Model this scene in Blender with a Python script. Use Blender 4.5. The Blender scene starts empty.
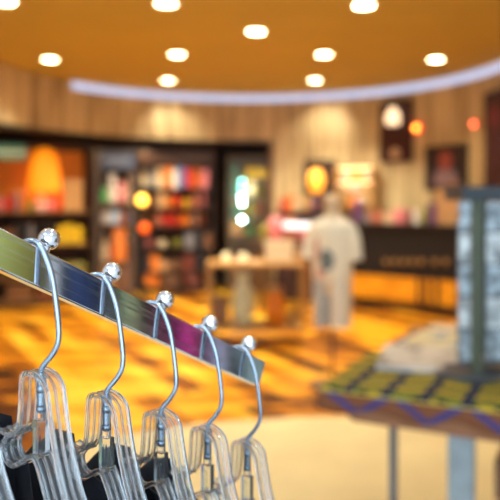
import bpy, bmesh, math, random
from mathutils import Vector, Matrix
random.seed(7)
C = bpy.context.scene.collection
PI = math.pi
F = 700.0; EYE = 1.5; HZ = 200.0          # focal length (px), eye height, horizon row

def at(px, py, Y):
    return Vector(((px-250)/F*Y, Y, EYE-(py-HZ)/F*Y))
def zat(py, Y): return EYE-(py-HZ)/F*Y

# ------------------------------------------------------------------ materials
MATS = {}
def nodes_of(name):
    m = bpy.data.materials.new(name); m.use_nodes = True
    return m, m.node_tree.nodes, m.node_tree.links, m.node_tree.nodes['Principled BSDF']
def mat(name, col, rough=.5, metal=0, trans=0, ior=1.45, emis=None, estr=0, noise=.12, nscale=18, sheen=0):
    if name in MATS: return MATS[name]
    m, N, L, b = nodes_of(name)
    c = (*col, 1)
    b.inputs['Roughness'].default_value = rough
    b.inputs['Metallic'].default_value = metal
    b.inputs['IOR'].default_value = ior
    b.inputs['Transmission Weight'].default_value = trans
    if sheen: b.inputs['Sheen Weight'].default_value = sheen
    if noise and not trans:
        tc = N.new('ShaderNodeTexCoord'); nt = N.new('ShaderNodeTexNoise')
        nt.inputs['Scale'].default_value = nscale; nt.inputs['Detail'].default_value = 4
        cr = N.new('ShaderNodeValToRGB')
        cr.color_ramp.elements[0].position = .3; cr.color_ramp.elements[1].position = .7
        cr.color_ramp.elements[0].color = (*[x*(1-noise) for x in col], 1)
        cr.color_ramp.elements[1].color = (*[min(1, x*(1+noise)) for x in col], 1)
        L.new(tc.outputs['Object'], nt.inputs['Vector']); L.new(nt.outputs['Fac'], cr.inputs['Fac'])
        L.new(cr.outputs['Color'], b.inputs['Base Color'])
    else:
        b.inputs['Base Color'].default_value = c
    if emis:
        b.inputs['Emission Color'].default_value = (*emis, 1)
        b.inputs['Emission Strength'].default_value = estr
    MATS[name] = m
    return m

def streak_mat(name, ca, cb, cc, sxy=9, sz=.7, rough=.45, bump=.0):
    m, N, L, b = nodes_of(name)
    tc = N.new('ShaderNodeTexCoord'); mp = N.new('ShaderNodeMapping')
    mp.inputs['Scale'].default_value = (sxy, sxy, sz)
    n1 = N.new('ShaderNodeTexNoise'); n1.inputs['Scale'].default_value = 1; n1.inputs['Detail'].default_value = 6
    n1.inputs['Roughness'].default_value = .65
    cr = N.new('ShaderNodeValToRGB')
    cr.color_ramp.elements[0].position = .32; cr.color_ramp.elements[0].color = (*ca, 1)
    cr.color_ramp.elements[1].position = .7; cr.color_ramp.elements[1].color = (*cc, 1)
    e = cr.color_ramp.elements.new(.5); e.color = (*cb, 1)
    L.new(tc.outputs['Object'], mp.inputs['Vector']); L.new(mp.outputs[0], n1.inputs['Vector'])
    L.new(n1.outputs['Fac'], cr.inputs['Fac']); L.new(cr.outputs['Color'], b.inputs['Base Color'])
    b.inputs['Roughness'].default_value = rough
    MATS[name] = m
    return m

def plank_mat(name):
    m, N, L, b = nodes_of(name)
    tc = N.new('ShaderNodeTexCoord'); mp = N.new('ShaderNodeMapping')
    mp.inputs['Rotation'].default_value = (0, 0, math.radians(62))
    br = N.new('ShaderNodeTexBrick')
    br.offset = .37; br.inputs['Scale'].default_value = 1
    br.inputs['Brick Width'].default_value = 1.5; br.inputs['Row Height'].default_value = .21
    br.inputs['Mortar Size'].default_value = .002; br.inputs['Bias'].default_value = 0
    br.inputs['Color1'].default_value = (0, 0, 0, 1); br.inputs['Color2'].default_value = (1, 1, 1, 1)
    br.inputs['Mortar'].default_value = (.1, .1, .1, 1)
    mp2 = N.new('ShaderNodeMapping'); mp2.inputs['Rotation'].default_value = (0, 0, math.radians(62))
    mp2.inputs['Scale'].default_value = (.9, 5, 1)
    nz = N.new('ShaderNodeTexNoise'); nz.inputs['Scale'].default_value = 1.0; nz.inputs['Detail'].default_value = 5
    nz.inputs['Distortion'].default_value = .8
    ad = N.new('ShaderNodeMath'); ad.operation = 'MULTIPLY_ADD'; ad.inputs[1].default_value = 2.0; ad.inputs[2].default_value = -1.0
    ad2 = N.new('ShaderNodeMath'); ad2.operation = 'MULTIPLY_ADD'; ad2.inputs[1].default_value = .75
    cr = N.new('ShaderNodeValToRGB')
    E = cr.color_ramp.elements
    E[0].position = .0; E[0].color = (.035, .010, .002, 1)
    E[1].position = 1.; E[1].color = (.98, .58, .05, 1)
    for p, c in ((.30, (.11, .030, .003)), (.45, (.40, .12, .004)), (.58, (.68, .25, .006)), (.8, (.86, .38, .012))):
        e = E.new(p); e.color = (*c, 1)
    b.inputs['Specular IOR Level'].default_value = .2
    L.new(tc.outputs['Object'], mp.inputs['Vector']); L.new(mp.outputs[0], br.inputs['Vector'])
    L.new(tc.outputs['Object'], mp2.inputs['Vector']); L.new(mp2.outputs[0], nz.inputs['Vector'])
    L.new(nz.outputs['Fac'], ad.inputs[0]); L.new(br.outputs['Color'], ad2.inputs[0]); L.new(ad.outputs[0], ad2.inputs[2])
    a3 = N.new('ShaderNodeMath'); a3.operation = 'ADD'; a3.inputs[1].default_value = .14
    L.new(ad2.outputs[0], a3.inputs[0]); L.new(a3.outputs[0], cr.inputs['Fac'])
    L.new(cr.outputs['Color'], b.inputs['Base Color'])
    b.inputs['Roughness'].default_value = .32
    MATS[name] = m
    return m

# ------------------------------------------------------------------ mesh helpers
def bm_new(): return bmesh.new()
def box(bm, c, s, rz=0, rx=0, ry=0):
    M = Matrix.Translation(c) @ Matrix.Rotation(rz, 4, 'Z') @ Matrix.Rotation(ry, 4, 'Y') @ Matrix.Rotation(rx, 4, 'X') @ Matrix.Diagonal((*s, 1))
    bmesh.ops.create_cube(bm, size=1, matrix=M); return bm
def lathe(bm, prof, seg=24, c=(0, 0, 0), M=None, close=False):
    rings = []
    T = Matrix.Translation(c) if M is None else M
    for r, z in prof:
        if r < 1e-6: rings.append([bm.verts.new(T @ Vector((0, 0, z)))])
        else: rings.append([bm.verts.new(T @ Vector((r*math.cos(2*PI*k/seg), r*math.sin(2*PI*k/seg), z))) for k in range(seg)])
    pairs = list(zip(rings, rings[1:]))
    if close: pairs.append((rings[-1], rings[0]))
    for a, b in pairs:
        for k in range(seg):
            q = (k+1) % seg
            if len(a) == 1 and len(b) == 1: continue
            if len(a) == 1: bm.faces.new((a[0], b[q], b[k]))
            elif len(b) == 1: bm.faces.new((a[k], a[q], b[0]))
            else: bm.faces.new((a[k], a[q], b[q], b[k]))
    if not close:
        if len(rings[0]) > 1: bm.faces.new(list(reversed(rings[0])))
        if len(rings[-1]) > 1: bm.faces.new(rings[-1])
    return bm
def cyl(bm, a, b, r, seg=16, r2=None):
    a = Vector(a); b = Vector(b); d = b-a
    M = Matrix.Translation(a) @ d.to_track_quat('Z', 'Y').to_matrix().to_4x4()
    return lathe(bm, [(r, 0), (r if r2 is None else r2, d.length)], seg, M=M)
def ball(bm, c, r, sc=(1, 1, 1), seg=20):
    M = Matrix.Translation(c) @ Matrix.Diagonal((*[r*s for s in sc], 1))
    bmesh.ops.create_uvsphere(bm, u_segments=seg, v_segments=seg//2, radius=1, matrix=M); return bm
def spline(pts, n=8):
    P = [Vector(p) for p in pts]; P = [2*P[0]-P[1]] + P + [2*P[-1]-P[-2]]
    out = []
    for i in range(1, len(P)-2):
        a, b, c, d = P[i-1:i+3]
        for k in range(n):
            t = k/n
            out.append(.5*((2*b)+(c-a)*t+(2*a-5*b+4*c-d)*t*t+(3*b-a-3*c+d)*t**3))
    out.append(P[-2]); return out
def sweep(bm, path, prof, binorm=None):
    """prof: (p along in-plane normal, q along binormal)"""
    rings = []; n = len(path); prevN = None
    for i, p in enumerate(path):
        t = (path[min(i+1, n-1)]-path[max(i-1, 0)]).normalized()
        if binorm is not None:
            B = Vector(binorm); Nn = B.cross(t).normalized()
        else:
            if prevN is None:
                ref = Vector((0, 0, 1)) if abs(t.z) < .9 else Vector((1, 0, 0))
                Nn = (ref-t*ref.dot(t)).normalized()
            else: Nn = (prevN-t*prevN.dot(t)).normalized()
            B = t.cross(Nn); prevN = Nn
        rings.append([bm.verts.new(p+Nn*a+B*b) for a, b in prof])
    m = len(prof)
    for A, Bq in zip(rings, rings[1:]):
        for k in range(m):
            bm.faces.new((A[k], A[(k+1) % m], Bq[(k+1) % m], Bq[k]))
    bm.faces.new(list(reversed(rings[0]))); bm.faces.new(rings[-1]); return bm
def tube(bm, path, r, seg=12):
    return sweep(bm, path, [(r*math.cos(2*PI*k/seg), r*math.sin(2*PI*k/seg)) for k in range(seg)])
def prism(bm, poly, z0, z1):
    a = [bm.verts.new((x, y, z0)) for x, y in poly]; b = [bm.verts.new((x, y, z1)) for x, y in poly]
    n = len(poly)
    for k in range(n): bm.faces.new((a[k], a[(k+1) % n], b[(k+1) % n], b[k]))
    bm.faces.new(list(reversed(a))); bm.faces.new(b); return bm
def prism_xz(bm, poly, y0, y1):
    a = [bm.verts.new((x, y0, z)) for x, z in poly]; b = [bm.verts.new((x, y1, z)) for x, z in poly]
    n = len(poly)
    for k in range(n): bm.faces.new((a[k], b[k], b[(k+1) % n], a[(k+1) % n]))
    bm.faces.new(a); bm.faces.new(list(reversed(b))); return bm
def arc_slab(bm, r0, r1, t0, t1, z0, z1, c, n=40):
    g = []
    for i in range(n+1):
        t = math.radians(t0+(t1-t0)*i/n); s, k = math.sin(t), math.cos(t)
        g.append([bm.verts.new((c[0]+r*s, c[1]+r*k, z)) for r, z in ((r0, z0), (r1, z0), (r1, z1), (r0, z1))])
    for a, b in zip(g, g[1:]):
        for k in range(4): bm.faces.new((a[k], a[(k+1) % 4], b[(k+1) % 4], b[k]))
    bm.faces.new(g[0]); bm.faces.new(list(reversed(g[-1]))); return bm

def obj(name, bm, m, parent=None, smooth=None, bev=0, sub=0, loc=None, rz=0, solid=0):
    bmesh.ops.recalc_face_normals(bm, faces=bm.faces)
    me = bpy.data.meshes.new(name); bm.to_mesh(me); bm.free()
    if m is not None: me.materials.append(m)
    o = bpy.data.objects.new(name, me); C.objects.link(o)
    if parent is not None: o.parent = parent
    if loc is not None: o.location = loc
    if rz: o.rotation_euler.z = rz
    if solid:
        s = o.modifiers.new('solid', 'SOLIDIFY'); s.thickness = solid; s.offset = 0
    if bev:
        s = o.modifiers.new('bevel', 'BEVEL'); s.width = bev; s.segments = 2; s.limit_method = 'ANGLE'; s.angle_limit = math.radians(40)
    if sub:
        s = o.modifiers.new('sub', 'SUBSURF'); s.levels = sub; s.render_levels = sub
    if smooth is not None:
        me.polygons.foreach_set('use_smooth', [True]*len(me.polygons))
        if smooth < 180:
            me.set_sharp_from_angle(angle=math.radians(smooth))
    return o
def thing(name, label, cat, loc=(0, 0, 0), rz=0, group=None):
    o = bpy.data.objects.new(name, None); C.objects.link(o); o.empty_display_size = .05
    o.location = loc; o.rotation_euler.z = rz
    return tag(o, label, cat, group)
def tag(o, label, cat, group=None):
    o['label'] = label; o['category'] = cat
    if group: o['group'] = group
    return o
def struct(name, bm, m, parent=None, **k):
    o = obj(name, bm, m, parent, **k)
    if parent is None: o['kind'] = 'structure'
    return o
def dup(root, loc=None, rz=None, label=None):
    r = root.copy(); C.objects.link(r)
    if loc is not None: r.location = loc
    if rz is not None: r.rotation_euler.z = rz
    if label: r['label'] = label
    for ch in list(root.children):
        c = ch.copy(); C.objects.link(c); c.parent = r
        for g in list(ch.children):
            d = g.copy(); C.objects.link(d); d.parent = c
    return r

# ------------------------------------------------------------------ room shell
CX, CY, R = 0.0, 8.25, 3.12
H = 3.2; ZS = 2.465; Y0 = -3.2
M_floor = plank_mat('parquet')
M_wall = streak_mat('wall_veneer', (.24, .155, .075), (.54, .41, .205), (.84, .69, .38), 7, .5)
M_dark = mat('dark_wood', (.030, .017, .012), .45)
M_brown = mat('brown_wood', (.16, .075, .03), .45)
M_recess = mat('recess_paint', (.06, .028, .016), .8)
M_ceil = mat('ceiling_ochre', (.56, .425, .085), .75, noise=.04, nscale=2)
M_cream = mat('cream_carpet', (.74, .60, .31), .85, noise=.06, nscale=3)
M_white = mat('white_paint', (.8, .78, .74), .5, noise=.03)

bm = bm_new(); box(bm, (0, 5, -.05), (14, 18, .1)); struct('floor', bm, M_floor)
# pale carpet in the front half, edge curving gently
poly = [(-3.0, Y0+.3), (3.0, Y0+.3)]
edge = [at(px, py, 0.0001) for px, py in ()]
for px, py in ((560, 440), (480, 424), (390, 417), (300, 418), (200, 425), (120, 437), (30, 455), (-60, 476)):
    Y = F*EYE/(py-HZ); poly.append(((px-250)/F*Y, Y))
poly[-1] = (-1.66, poly[-1][1])
poly.append((-1.9, 3.2)); poly.append((-3.0, 2.6))
bm = bm_new(); prism(bm, poly, 0.0, .008); struct('floor_carpet', bm, M_cream)

def ceil_poly(r):
    p = [(-r, Y0), (r, Y0)]
    for i in range(49):
        t = math.radians(90-180*i/48); p.append((CX+r*math.sin(t), CY+r*math.cos(t)))
    return p
bm = bm_new(); prism(bm, ceil_poly(R-.03), H, H+.06); struct('ceiling', bm, M_ceil)
bm = bm_new(); box(bm, (0, 5, 3.66), (14, 18, .1)); struct('ceiling_upper', bm, M_white)
bm = bm_new(); arc_slab(bm, R, R+.15, 6.5, 90, 0, 3.6, (CX, CY)); struct('wall_back', bm, M_wall, smooth=30)
bm = bm_new(); arc_slab(bm, R, R+.15, -90, 6.5, ZS, 3.6, (CX, CY)); struct('wall_soffit', bm, M_wall, smooth=30)
bm = bm_new(); box(bm, (R+.075, (CY+Y0)/2, 1.8), (.15, CY-Y0, 3.6)); struct('wall_right', bm, M_wall)
bm = bm_new(); box(bm, (-R-.075, (CY+Y0)/2, 1.8), (.15, CY-Y0, 3.6)); struct('wall_left', bm, M_wall)
# white surfaces out of view, added to bounce cool light onto chrome and plastic
M_bounce = mat('bounce_white', (.80, .83, .86), .5, noise=.02)
for sx, nm in ((-1, 'left'), (1, 'right')):
    bm = bm_new(); box(bm, (sx*(R-.02), (1.9+Y0)/2, 1.6), (.035, 1.9-Y0, 3.2)); struct('wall_bounce_'+nm, bm, M_bounce)
bm = bm_new(); box(bm, (0, (2.6+Y0)/2, H-.012), (2*R-.08, 2.6-Y0, .02)); struct('ceiling_bounce', bm, M_bounce)
bm = bm_new(); box(bm, (0, (2.5+Y0)/2, .006), (2*R-.06, 2.5-Y0, .012)); struct('floor_bounce', bm, M_bounce)
# recess behind the opening
bm = bm_new(); arc_slab(bm, 4.8, 4.95, -92, 24, 0, 3.6, (CX, CY)); struct('wall_recess', bm, M_recess, smooth=30)
bm = bm_new(); arc_slab(bm, R+.15, 4.8, -92, 24, ZS, ZS+.08, (CX, CY)); struct('ceiling_recess', bm, M_recess)
t = math.radians(23)
bm = bm_new(); box(bm, (CX+4.03*math.sin(t), CY+4.03*math.cos(t), 1.2), (.1, 1.56, 2.4), rz=-t); struct('wall_recess_right', bm, M_recess)
bm = bm_new(); box(bm, (-4.05, CY-.2, 1.2), (1.5, .1, 2.4)); struct('wall_recess_left', bm, M_recess)
# storefront wall behind the camera with a wide glazed-less opening to the bright mall
bm = bm_new(); box(bm, (0, Y0-.08, 3.25), (6.5, .15, .7)); box(bm, (-3.1, Y0-.08, 1.45), (.4, .15, 2.9)); box(bm, (3.1, Y0-.08, 1.45), (.4, .15, 2.9))
struct('wall_front', bm, M_white)
# opening edge trim and lit cove band
bm = bm_new(); arc_slab(bm, R-.02, R+.17, -90, 6.5, ZS-.045, ZS, (CX, CY)); struct('trim_1', bm, M_dark)
bm = bm_new(); box(bm, (CX+(R+.08)*math.sin(math.radians(6.2)), CY+(R+.08)*math.cos(math.radians(6.2)), ZS/2-.04), (.09, .22, ZS-.08), rz=-math.radians(6.2)); struct('trim_2', bm, M_brown)
M_cove = mat('cove_diffuser', (.42, .46, .58), .5, emis=(.50, .66, 1.0), estr=.72, noise=0)
bm = bm_new(); arc_slab(bm, R-.03, R-.005, -55, 90, H-.105, H-.004, (CX, CY), 60); struct('trim_3', bm, M_cove, smooth=30)
bm = bm_new(); arc_slab(bm, R-.02, R-.004, 6.8, 90, 0, .11, (CX, CY)); struct('baseboard_back', bm, M_dark)

def wall_pt(px, r):
    """angle on the round wall seen at image column px"""
    best = None
    for k in range(-900, 901):
        t = math.radians(k/10); x = CX+r*math.sin(t); y = CY+r*math.cos(t)
        e = abs(x/y*F+250-px)
        if (best is None or e < best[0]) and math.cos(t) > -.1: best = (e, t)
    t = best[1]; return t, CX+r*math.sin(t), CY+r*math.cos(t)

# ------------------------------------------------------------------ ceiling downlights
M_lens = mat('lamp_lens', (1, .95, .85), .4, emis=(1.0, .84, .52), estr=26, noise=0)
M_ring = mat('lamp_ring', (.75, .55, .28), .4, noise=0)
dl = thing('ceiling_downlight', '', 'ceiling light', group='recessed ceiling downlights')
bm = bm_new(); lathe(bm, [(.085, 0), (.115, 0), (.115, -.012), (.1, -.016), (.085, -.006)], 32, close=True); obj('ring', bm, M_ring, dl, smooth=40)
bm = bm_new(); lathe(bm, [(0, -.012), (.05, -.011), (.085, -.004), (.085, .0), (0, 0)], 32); obj('lens', bm, M_lens, dl, smooth=40)
LIGHTS = [(168, 80, 'glowing ceiling downlight, left of the farthest pair, just before the curved wall'),
          (315, 80, 'glowing ceiling downlight, right of the farthest pair, just before the curved wall'),
          (177, 54, 'glowing ceiling downlight, left of the second pair from the curved wall'),
          (324, 54, 'glowing ceiling downlight, right of the second pair from the curved wall'),
          (50, 59, 'glowing ceiling downlight alone above the left end of the soffit wall'),
          (436, 59, 'glowing ceiling downlight alone above the dark posters on the right'),
          (256, 31, 'glowing ceiling downlight in the middle of the ceiling, between all the others'),
          (166, 3, 'glowing ceiling downlight at the top edge, left of the middle lamp'),
          (364, 5, 'glowing ceiling downlight at the top edge, right of the middle lamp'),
          (5, 1, 'glowing ceiling downlight cut by the top left corner of the view')]
def spot(loc, e, ang=115, col=(1, .90, .70), r=.07, blend=.7):
    l = bpy.data.lights.new('downlight_or_fill_spot', 'SPOT'); l.energy = e; l.color = col; l.spot_size = math.radians(ang)
    l.spot_blend = blend; l.shadow_soft_size = r
    o = bpy.data.objects.new('downlight_or_fill_spot', l); C.objects.link(o); o.location = loc; return o
for i, (px, py, lab) in enumerate(LIGHTS):
    Y = F*(H-EYE)/(HZ-py); p = Vector(((px-250)/F*Y, Y, H))
    if i == 0: dl.location = p; dl['label'] = lab
    else: dup(dl, p, label=lab)
    spot(p-Vector((0, 0, .04)), (280 if py == 80 else 50 if px == 436 else 110 if px == 50 else 150) if py > 20 else 90, 120)
for px in (172, 323):
    t, x, y = wall_pt(px, R); p = Vector((.9*x, CY+(y-CY)*.88-.25, H-.05))
    o = spot(p, 46, 92, blend=1.0); o.rotation_euler = (Vector((x, y, 2.35))-p).to_track_quat('-Z', 'Y').to_euler()
for x, y in ((-1.6, 4.0), (0.1, 4.2), (1.8, 4.0), (-1.3, 2.2), (1.5, 2.3), (.2, 1.2)):
    spot((x, y, H-.03), 55 if y > 3 else 22, 120, col=(1, .93, .82))

for a, e in ((-72, 12), (-48, 14), (-31, 26), (-20, 26)):  # spots added under the soffit without fixtures, to lift the shelf goods
    t = math.radians(a); spot((CX+3.31*math.sin(t), CY+3.31*math.cos(t), ZS-.03), e, 150, col=(1, .74, .40), r=.04)
# added cool spots without fixtures, brightening the front rack
for p, q, e in (((.95, -.45, 3.1), (-.05, .45, 1.35), 60), ((-1.1, -.5, 3.1), (-.1, .45, 1.3), 40), ((.2, 1.5, 3.15), (-.05, .5, 1.4), 35)):
    o = spot(p, e, 42, col=(.78, .90, 1), r=.12)
    o.rotation_euler = (Vector(q)-Vector(p)).to_track_quat('-Z', 'Y').to_euler()
# ------------------------------------------------------------------ foreground: chrome arm with ball pins
Bv = Vector((-.1413, .492, 1.4726)); D = Vector((.0350, .0470, -.02804))
A = D.normalized(); Nn = Vector((A.y, -A.x, 0)).normalized(); U = Nn.cross(A)
PITCH = D.length; RW, RH, HB = .012, .0248, .0098
def railpt(t, n=0, u=0): return Bv + A*(t*PITCH) + Nn*n + U*u
def chrome_mat():
    m, N, L, b = nodes_of('chrome')
    b.inputs['Base Color'].default_value = (.80, .82, .86, 1); b.inputs['Metallic'].default_value = 1
    b.inputs['Roughness'].default_value = .06
    tc = N.new('ShaderNodeTexCoord'); mp = N.new('ShaderNodeMapping'); mp.inputs['Scale'].default_value = (9, 9, 300)
    nz = N.new('ShaderNodeTexNoise'); nz.inputs['Scale'].default_value = 1; nz.inputs['Detail'].default_value = 3
    mr = N.new('ShaderNodeMapRange'); mr.inputs['From Min'].default_value = .45; mr.inputs['From Max'].default_value = .75
    mr.inputs['To Min'].default_value = .05; mr.inputs['To Max'].default_value = .16
    L.new(tc.outputs['Object'], mp.inputs['Vector']); L.new(mp.outputs[0], nz.inputs['Vector']); L.new(nz.outputs['Fac'], mr.inputs['Value'])
    L.new(mr.outputs[0], b.inputs['Roughness'])
    return m
M_chrome = chrome_mat()
M_ball = mat('ball_chrome', (.86, .86, .88), .04, 1, noise=0)
M_wire = mat('zinc_wire', (.36, .44, .52), .22, 1, noise=.05, nscale=200)
rack = thing('display_rack', 'chromed display rack whose sloping flat arm with ball pins carries the clear hangers', 'clothes rack', (Bv.x+A.x*(-4*PITCH), Bv.y+A.y*(-4*PITCH), 0))
def inrack(bm): bmesh.ops.translate(bm, verts=bm.verts, vec=-Vector(rack.location)); return bm
def rail_local(o, m3):
    pass
# bar built along local axes so the brushing follows it
Mx = Matrix((( A.x, Nn.x, U.x), (A.y, Nn.y, U.y), (A.z, Nn.z, U.z))).to_4x4()
t0, t1 = -4.0, 4.42
bm = bm_new(); Lb = (t1-t0)*PITCH
box(bm, (Lb/2, 0, 0), (Lb, RW, RH))
bar = obj('arm_bar', bm, M_chrome, rack, bev=.0011, smooth=35)
org = railpt(t0, 0, -HB-RH/2)
bar.matrix_local = Matrix.Translation(org-Vector(rack.location)) @ Mx
bm = bm_new(); box(bm, (Lb+.0012, 0, 0), (.0032, RW+.0022, RH+.0022))
cap = obj('end_cap', bm, M_chrome, rack, bev=.0009, smooth=35); cap.matrix_local = bar.matrix_local.copy()
for i in range(-2, 5):
    bm = bm_new(); c = railpt(i)
    M = Matrix.Translation(c) @ Mx
    prof = [(0, -HB-.0005), (.0036, -HB-.0005), (.0036, -.0066)]
    for k in range(1, 13):
        a = math.radians(-62+ (90+62)*k/12); prof.append((.0079*math.cos(a), .0079*math.sin(a)))
    prof[-1] = (0, .0079)
    lathe(bm, prof, 32, M=M)
    obj('ball_pin', inrack(bm), M_ball, rack, smooth=50)
bm = bm_new(); px0 = railpt(-4); box(bm, (0, 0, .86), (.03, .03, 1.70), rz=math.atan2(A.y, A.x)); obj('upright_post', bm, M_chrome, rack, bev=.002)
bm = bm_new(); box(bm, (0, 0, .014), (.5, .04, .028), rz=math.atan2(A.y, A.x)); box(bm, (0, 0, .014), (.04, .5, .028), rz=math.atan2(A.y, A.x)); obj('base_foot', bm, M_chrome, rack, bev=.003)

# ---------------- clear hangers
m, N_, L_, b_ = nodes_of('clear_plastic')
b_.inputs['Base Color'].default_value = (.90, .965, 1, 1); b_.inputs['Roughness'].default_value = .01
b_.inputs['Transmission Weight'].default_value = .975; b_.inputs['IOR'].default_value = 1.5
M_clear = m
def v2(l): return [Vector((x, 0, z)) for x, z in l]
HP = []
def hsec(w, rim, hw, web):
    return [(-rim, -w), (-rim, -w+hw), (-web, -w+hw), (-web, -.0007), (-web-.0008, -.0005), (-web-.0008, .0005), (-web, .0007), (-web, w-hw), (-rim, w-hw), (-rim, w), (rim, w), (rim, w-hw), (web, w-hw), (web, .0007), (web+.0008, .0005), (web+.0008, -.0005), (web, -.0007), (web, -w+hw), (rim, -w+hw), (rim, -w)]
SX, SY, SZ = .0072, .0039, -.0862
def hanger_body():
    bm = bm_new()
    outer = [(-.0340, -.0540), (-.0290, -.0485), (-.0225, -.0455), (-.0162, -.0390), (-.0137, -.0240), (-.0127, -.0080), (-.0112, -.0030), (-.0070, -.0010), (0, -.0008),
             (.0070, -.0028), (.0122, -.0066), (.0150, -.0115), (.0166, -.0200), (.0212, -.0410), (.0272, -.0600), (.0362, -.0800), (.055, -.102), (.11, -.132), (.195, -.172)]
    sweep(bm, spline(v2(outer), 6), hsec(.0076, .0019, .0024, .0008), (0, 1, 0))
    # lip with the strap notch on the far side
    lip = [(-.0190, -.0445), (-.026, -.0465), (-.0330, -.0470), (-.0385, -.0455)]
    sweep(bm, spline(v2(lip), 5), hsec(.0076, .0016, .0022, .0008), (0, 1, 0))
    low = [(-.0340, -.0540), (-.0340, -.0595), (-.0300, -.0660), (-.022, -.0675), (-.012, -.0625), (-.004, -.0575), (.002, -.0585), (.008, -.068), (.015, -.083), (.024, -.101), (.045, -.125), (.10, -.156), (.195, -.178)]
    sweep(bm, spline(v2(low), 5), hsec(.0076, .0019, .0026, .0009), (0, 1, 0))
    far = [(-.0340, -.058), (-.046, -.0615), (-.07, -.072), (-.12, -.100), (-.18, -.135)]
    sweep(bm, spline(v2(far), 4), hsec(.0056, .0030, .0026, .0010), (0, 1, 0))
    return bm
def hook_mesh():
    bm = bm_new()
    p = [(-.0128, -.0155), (-.0124, -.010), (-.0100, -.0035), (-.0060, .0012), (0, .0030), (.0050, .0020), (.0085, -.0020), (.0112, -.0070), (.0157, -.0200), (.0188, -.0380), (.0206, -.0540), (.0208, -.0620), (.0196, -.0685),
         (.0155, -.0755), (.0112, -.0805), (.0088, -.0840), (.0082, -.0880), (.0082, -.098), (.0082, -.1125)]
    tube(bm, spline(v2(p), 6), .00195, 12)
    ball(bm, (.0082, 0, -.1115), .0031, (1, 1, 1.1), 12)
    ball(bm, (.0082, 0, -.098), .0027, (1, 1, 1.6), 12)
    return bm
def stem_mesh():
    bm = bm_new()
    sec = [(.0042*math.cos(2*PI*k/10), .0036*math.sin(2*PI*k/10)) for k in range(10)]
    sweep(bm, v2([(0, -.0035), (0, -.012), (0, -.0325)]), [(p*.92, q*.92) for p, q in sec], (0, 1, 0))
    box(bm, (0, 0, -.045), (.0088, .0074, .024))
    box(bm, (.0, -.0043, -.046), (.0052, .0014, .018))
    return bm
hrz = math.atan2(Nn.y, Nn.x)
M_black = mat('black_jersey', (.003, .0036, .007), .9, noise=.3, nscale=60)
HL = ['clear plastic hanger with wire hook, first along the chrome arm from the left edge',
      'clear plastic hanger with wire hook, second along the chrome arm from the left edge',
      'clear plastic hanger with wire hook, middle one of the five on the chrome arm',
      'clear plastic hanger with wire hook, last but one before the tip of the chrome arm',
      'clear plastic hanger with wire hook, at the tip of the chrome arm']
HT = ['clear plastic hanger with only its sloping arm showing at the lower left corner']
def hang_loc(t): return railpt(t) - U*HB - A*.0128
h0 = thing('clothes_hanger', HL[0], 'clothes hanger', hang_loc(0), hrz, 'clear hangers along the chrome arm')
obj('hook', hook_mesh(), M_wire, h0, smooth=180, rz=math.radians(28.4))
bo = obj('hanger_frame', hanger_body(), M_clear, h0, smooth=35, bev=.0004); bo.location = (SX, SY, SZ)
st = obj('hook_socket', stem_mesh(), M_clear, h0, smooth=35); st.location = (SX, SY, SZ)
hangers = [h0]
twist = [0, .02, -.015, .01, -.02]
for i in range(1, 5):
    hangers.append(dup(h0, hang_loc(i), hrz+twist[i], HL[i]))
hangers.append(dup(h0, hang_loc(-1), hrz, HT[0]))

# ---------------- black tops on the hangers
def lerp(t, pts):
    if t <= pts[0][0]: return pts[0][1]
    for (a, za), (b, zb) in zip(pts, pts[1:]):
        if t <= b: return za+(zb-za)*(t-a)/(b-a)
    return pts[-1][1]
def top_mesh(near, back, seed):
    rnd = random.Random(seed); ph = rnd.random()*6
    L = [(-.185, -.134), (-.12, -.090), (-.09, -.066), (-.072, -.049), (-.060, -.0425), (-.0475, -.042)]
    Rr = [(.085, -.112), (.12, -.130), (.19, -.160)]
    bm = bm_new(); cols = sorted(set([-.185+.375*k/50 for k in range(51)]+[-.0475, -.046, -.044, -.040, -.036, -.032, .084, .085]))
    NR = 14; zb = -.56
    grids = []
    for sgn, neck in ((-1, near), (1, back)):
        pr = L+neck+Rr
        g = []
        for s in cols:
            zt = lerp(s, pr); col = []
            for r in range(NR+1):
                v = (r/NR)**1.5; z = zt+(zb-zt)*v
                w = sgn*(.0095+.010*min(1, v*2)) + .006*math.sin(s*55+ph+v*2)*min(1, v*3)
                if r == 0: w = sgn*.0088
                col.append(bm.verts.new((s, w, z)))
            g.append(col)
        grids.append(g)
        for a, b in zip(g, g[1:]):
            for r in range(NR): bm.faces.new((a[r], b[r], b[r+1], a[r+1]))
    # shoulders join over the hanger arm, sides join
    ridge = {}
    for i, s in enumerate(cols):
        if s <= -.0474 or s >= .0849:
            q = grids[0][i][0].co
            ridge[i] = bm.verts.new((s, 0, q.z+.0042))
    for i in range(len(cols)-1):
        if i in ridge and i+1 in ridge:
            for g in grids:
                bm.faces.new((g[i][0], g[i+1][0], ridge[i+1], ridge[i]))
    for i in ridge:
        if (i-1 not in ridge) or (i+1 not in ridge):
            bm.faces.new((grids[0][i][0], ridge[i], grids[1][i][0]))
    kin = max(i for i in ridge if cols[i] < 0)
    for r in range(9):
        bm.faces.new((grids[0][kin][r], grids[0][kin][r+1], grids[1][kin][r+1], grids[1][kin][r]))
    for k in (0, len(cols)-1):
        for r in range(NR):
            bm.faces.new((grids[0][k][r], grids[0][k][r+1], grids[1][k][r+1], grids[1][k][r]))
    return bm
NK_low = [(-.046, -.052), (-.040, -.066), (-.032, -.078), (-.020, -.120), (-.005, -.19), (.03, -.2), (.06, -.17), (.08, -.13)]
NK_mid = [(-.046, -.050), (-.036, -.062), (-.029, -.066), (-.025, -.075), (-.020, -.105), (-.012, -.16), (.03, -.19), (.06, -.17), (.08, -.13)]
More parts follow.
